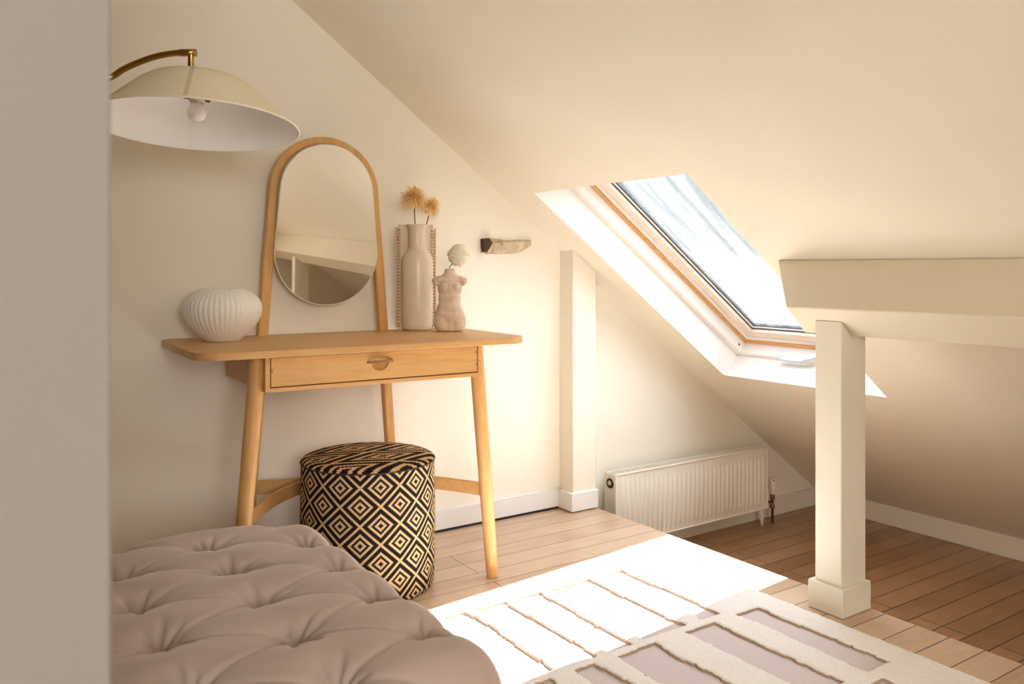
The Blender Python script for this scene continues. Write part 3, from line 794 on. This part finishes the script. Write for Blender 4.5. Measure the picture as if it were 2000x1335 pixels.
quad(bm, (-hx_ + rr, -hy_ + rr, oz0), (hx_ - rr, -hy_ + rr, oz0), (hx_ - rr, hy_ - rr, oz0), (-hx_ + rr, hy_ - rr, oz0))
obj('cushion', bm, M_velvet, ot, smooth=True)
for bx, by in btn:
    bm = bmesh.new(); e_ = min(by - oy0, oy1 - by, ox1 - bx)
    drop = rr - math.sqrt(max(0, rr * rr - max(0, rr - e_) ** 2)) if e_ < rr else 0
    ellipsoid(bm, (bx - oc.x, by - oc.y, oz1 - .041 - drop), (.010, .010, .005), u=16, v=8); obj('tuft_button', bm, M_velvet, ot, smooth=True)
for sx_ in (-1, 1):
    for sy_ in (-1, 1):
        bm = bmesh.new(); lathe(bm, [(.016, .0005), (.024, oz0 + .02)], 20, Matrix.Translation((sx_ * (hx_ - .10), sy_ * (hy_ - .10), 0)), cap0=True, cap1=True); obj('foot', bm, plain('dark_foot', (.06, .035, .02), .5), ot, smooth=True)

# ------------------------------------------------------------------ rug with raised pile
rx_0, rx_1, ry_0, ry_1 = .80, 2.052, -.35, 2.112
rug = empty('rug', ((rx_0 + rx_1) / 2, (ry_0 + ry_1) / 2, 0), 0, 'cream rug with raised pile bands and mauve grooves on the plank floor', 'rug')
bm = bmesh.new(); box(bm, rx_0, rx_1, ry_0, ry_1, .0008, .010); bmesh.ops.translate(bm, verts=bm.verts, vec=-rug.location)
obj('flat_pile', bm, M_rugbase, rug, bevel=.003)
rows = []   # grooves: (x0,x1,y0,y1)
r1 = [(.86, .97), (1.01, 1.08), (1.155, 1.238), (1.275, 1.372), (1.405, 1.492), (1.53, 1.690), (1.755, 1.828)]
r2 = [(.84, .93), (1.0, 1.07), (1.12, 1.20), (1.27, 1.34), (1.405, 1.540), (1.655, 1.768), (1.862, 1.952)]
r3 = [(.88, .98), (1.04, 1.13), (1.22, 1.33), (1.42, 1.50), (1.58, 1.70), (1.78, 1.86)]
yy = [(1.640, 2.058, r1), (1.205, 1.612, r2), (.77, 1.165, r3), (.33, .735, r1), (-.1, .29, r2)]
def groove(x, y):
    for ya, yb, rr_ in yy:
        wob = .004 * noise.noise(Vector((x * 6, 3, y * 2)))
        if ya + wob < y < yb + wob:
            for i, (xa, xb) in enumerate(rr_):
                wl = .010 * noise.noise(Vector((i * 7.3 + ya * 5, y * 7, 0))) + .004 * noise.noise(Vector((i * 3.1, y * 28, 5)))
                wr = .010 * noise.noise(Vector((i * 5.7 + 40 + ya * 5, y * 7, 0))) + .004 * noise.noise(Vector((i * 9.1, y * 30, 9)))
                if xa + wl < x < xb + wr: return True
    return False
st = .0048; nx = int((rx_1 - rx_0) / st); ny = int((ry_1 - .05) / st)
y_lo = ry_1 - ny * st
bm = bmesh.new(); grid = {}
up = [[not groove(rx_0 + (i + .5) * st, y_lo + (j + .5) * st) for j in range(ny)] for i in range(nx)]
def gv(i, j, top):
    key = (i, j, top)
    if key in grid: return grid[key]
    x, y = rx_0 + i * st, y_lo + j * st
    cells = [up[a][b] if 0 <= a < nx and 0 <= b < ny else False for a in (i - 1, i) for b in (j - 1, j)]
    full = sum(cells)
    ed = 0 if full == 4 else 1
    jx = noise.noise(Vector((x * 130, y * 130, 0))) * .0022; jy = noise.noise(Vector((x * 130, y * 130, 9))) * .0022
    z = (.0205 + .0018 * noise.noise(Vector((x * 22, y * 22, 0))) + .0018 * noise.noise(Vector((x * 120, y * 120, 3))) - .0035 * ed) if top else .0085
    grid[key] = bm.verts.new((x + jx - rug.location.x, y + jy - rug.location.y, z)); return grid[key]
for i in range(nx):
    for j in range(ny):
        if not up[i][j]: continue
        bm.faces.new((gv(i, j, 1), gv(i + 1, j, 1), gv(i + 1, j + 1, 1), gv(i, j + 1, 1)))
        for di, dj, (a, b) in ((-1, 0, ((i, j), (i, j + 1))), (1, 0, ((i + 1, j), (i + 1, j + 1))), (0, -1, ((i, j), (i + 1, j))), (0, 1, ((i, j + 1), (i + 1, j + 1)))):
            p_, q_ = i + di, j + dj
            if not (0 <= p_ < nx and 0 <= q_ < ny) or not up[p_][q_]:
                bm.faces.new((gv(*a, 1), gv(*b, 1), gv(*b, 0), gv(*a, 0)))
o_ = obj('raised_pile', bm, [M_rugpile, fabric('shaded_brown_pile', (.46, .35, .26), 160)], rug, smooth=True)
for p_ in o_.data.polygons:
    if abs(p_.normal.z) < .45: p_.material_index = 1  # pile sides: brown tufts, coloured darker to paint in groove shade

# ------------------------------------------------------------------ arc floor lamp
lx, ly, lz = .497, 2.08, 1.336
lamp = empty('floor_lamp', (-.10, 2.20, 0), 0, 'brass arc floor lamp with a wide cream fabric shade hanging at top left', 'floor lamp')
LB = Vector((-.10, 2.20, 0))
def lob(name, bm, m, par=None, **kw):
    bmesh.ops.translate(bm, verts=bm.verts, vec=-LB); return obj(name, bm, m, par or lamp, **kw)
bm = bmesh.new(); lathe(bm, [(.001, .001), (.13, .001), (.135, .008), (.13, .018), (.03, .024), (.012, .035), (.012, .04)], 40, Matrix.Translation(LB), cap0=True); lob('base', bm, M_brass, smooth=True)
fwv = Vector((math.sin(A), math.cos(A), 0)); rtv = Vector((math.cos(A), -math.sin(A), 0))
D = 2.0; px = lambda u, v, d=D: Vector((0, 0, 1)) + fwv * d + rtv * ((u - 1000) / 1639 * d) + Vector((0, 0, (522 - v) / 1639 * d))
tip = px(376, 104); 
arm = [LB + Vector((0, 0, .03)), LB + Vector((0, 0, .8)), LB + Vector((0, 0, 1.05))]
tgt = [px(218, 150), px(240, 136), px(265, 124), px(295, 113), px(325, 106), px(352, 103), px(378, 103)]
tgt = [Vector((q.x, q.y, q.z)) for q in tgt]
cp = [arm[2], LB + Vector((.03, .005, 1.22)), LB + Vector((.16, .02, 1.36)), LB + Vector((.36, .06, 1.425))]
def cat(P, m=6):
    out_ = []; P = [P[0]] + P + [P[-1]]
    for i in range(1, len(P) - 2):
        for j in range(m):
            t_ = j / m; a, b, c, d = P[i - 1], P[i], P[i + 1], P[i + 2]
            out_.append(.5 * ((2 * b) + (c - a) * t_ + (2 * a - 5 * b + 4 * c - d) * t_ ** 2 + (3 * b - a - 3 * c + d) * t_ ** 3))
    return out_ + [P[-1]]
armpts = arm[:2] + cat([Vector((-.10, 2.20, .90)), Vector((-.088, 2.20, 1.01)), Vector((-.045, 2.20, 1.12)), Vector((.035, 2.198, 1.225)), Vector((.13, 2.196, 1.315)), Vector((.22, 2.194, 1.385)), Vector((.29, 2.192, 1.432))] + tgt)
bm = bmesh.new(); tube(bm, armpts, .0075, 14); lob('arm', bm, M_brass, smooth=True)
bm = bmesh.new(); tube(bm, [tip + rtv * .001 + Vector((0, 0, .004)), px(373, 104), px(373, 110), px(373, 128), px(374, 140)], [.0085, .0085, .0070, .0075, .0075], 14)
tube(bm, [tgt[-2], tgt[-1] + rtv * .006], .0088, 14)
lob('arm_joint', bm, M_brass, smooth=True)
# shade, tipped a little towards the viewer
SC = px(383, 246); Q = Matrix.Translation(SC) @ Matrix.Rotation(R(-6.0), 4, rtv)
prof = [(.060, .118), (.085, .1165), (.110, .109), (.135, .092), (.165, .064), (.200, .030), (.238, .0)]
prof = [(.020, .1195)] + prof
bm = bmesh.new(); lathe(bm, prof, 80, Q); sh = lob('lamp_shade', bm, M_shade_out, smooth=True)
bm = bmesh.new(); lathe(bm, [(r - .0022, z - .0022) for r, z in prof], 80, Q); lob('shade_lining', bm, M_shade_in, sh, smooth=True)
bm = bmesh.new(); pts = [Q @ Vector((.2378 * math.cos(2 * PI * i / 96), .2378 * math.sin(2 * PI * i / 96), -.0005)) for i in range(97)]; tube(bm, pts, .0026, 8, caps=False); lob('shade_rim', bm, fabric('rim_tape', (.84, .76, .60)), sh, smooth=True)
bm = bmesh.new()   # glued seam of the fabric
an = math.atan2(-(fwv - rtv * .27).y, -(fwv - rtv * .27).x); se = []
for r_, z_ in prof[1:]:
    for dd in (-.0045, .0045):
        aa = an + dd / r_; se.append(bm.verts.new(Q @ Vector(((r_ + .0008) * math.cos(aa), (r_ + .0008) * math.sin(aa), z_ + .0008))))
for i in range(0, len(se) - 2, 2): bm.faces.new((se[i], se[i + 1], se[i + 3], se[i + 2]))
lob('shade_seam', bm, fabric('seam_tape', (.70, .60, .42)), sh)
bm = bmesh.new(); lathe(bm, [(.001, .116), (.018, .116), (.018, .060), (.015, .056)], 24, Q, cap0=True, cap1=True)
lob('lamp_socket', bm, plain('socket_cream', (.72, .64, .48), .4), sh, smooth=True)
bm = bmesh.new(); tube(bm, [Q @ Vector((-.03, 0, .066)), Q @ Vector((.03, 0, .066))], .004, 8); tube(bm, [Q @ Vector((0, -.03, .066)), Q @ Vector((0, .03, .066))], .004, 8); lob('shade_carrier', bm, plain('dark_brass', (.16, .10, .03), .4, .8), sh)
bm = bmesh.new(); lathe(bm, [(.012, .056), (.013, .052), (.016, .048), (.0195, .043), (.0215, .035), (.0215, .028), (.018, .019), (.011, .014), (.001, .0125)], 28, Q, cap0=True); tag(lob('light_bulb', bm, M_bulb, sh, smooth=True), 'frosted round bulb, switched off')
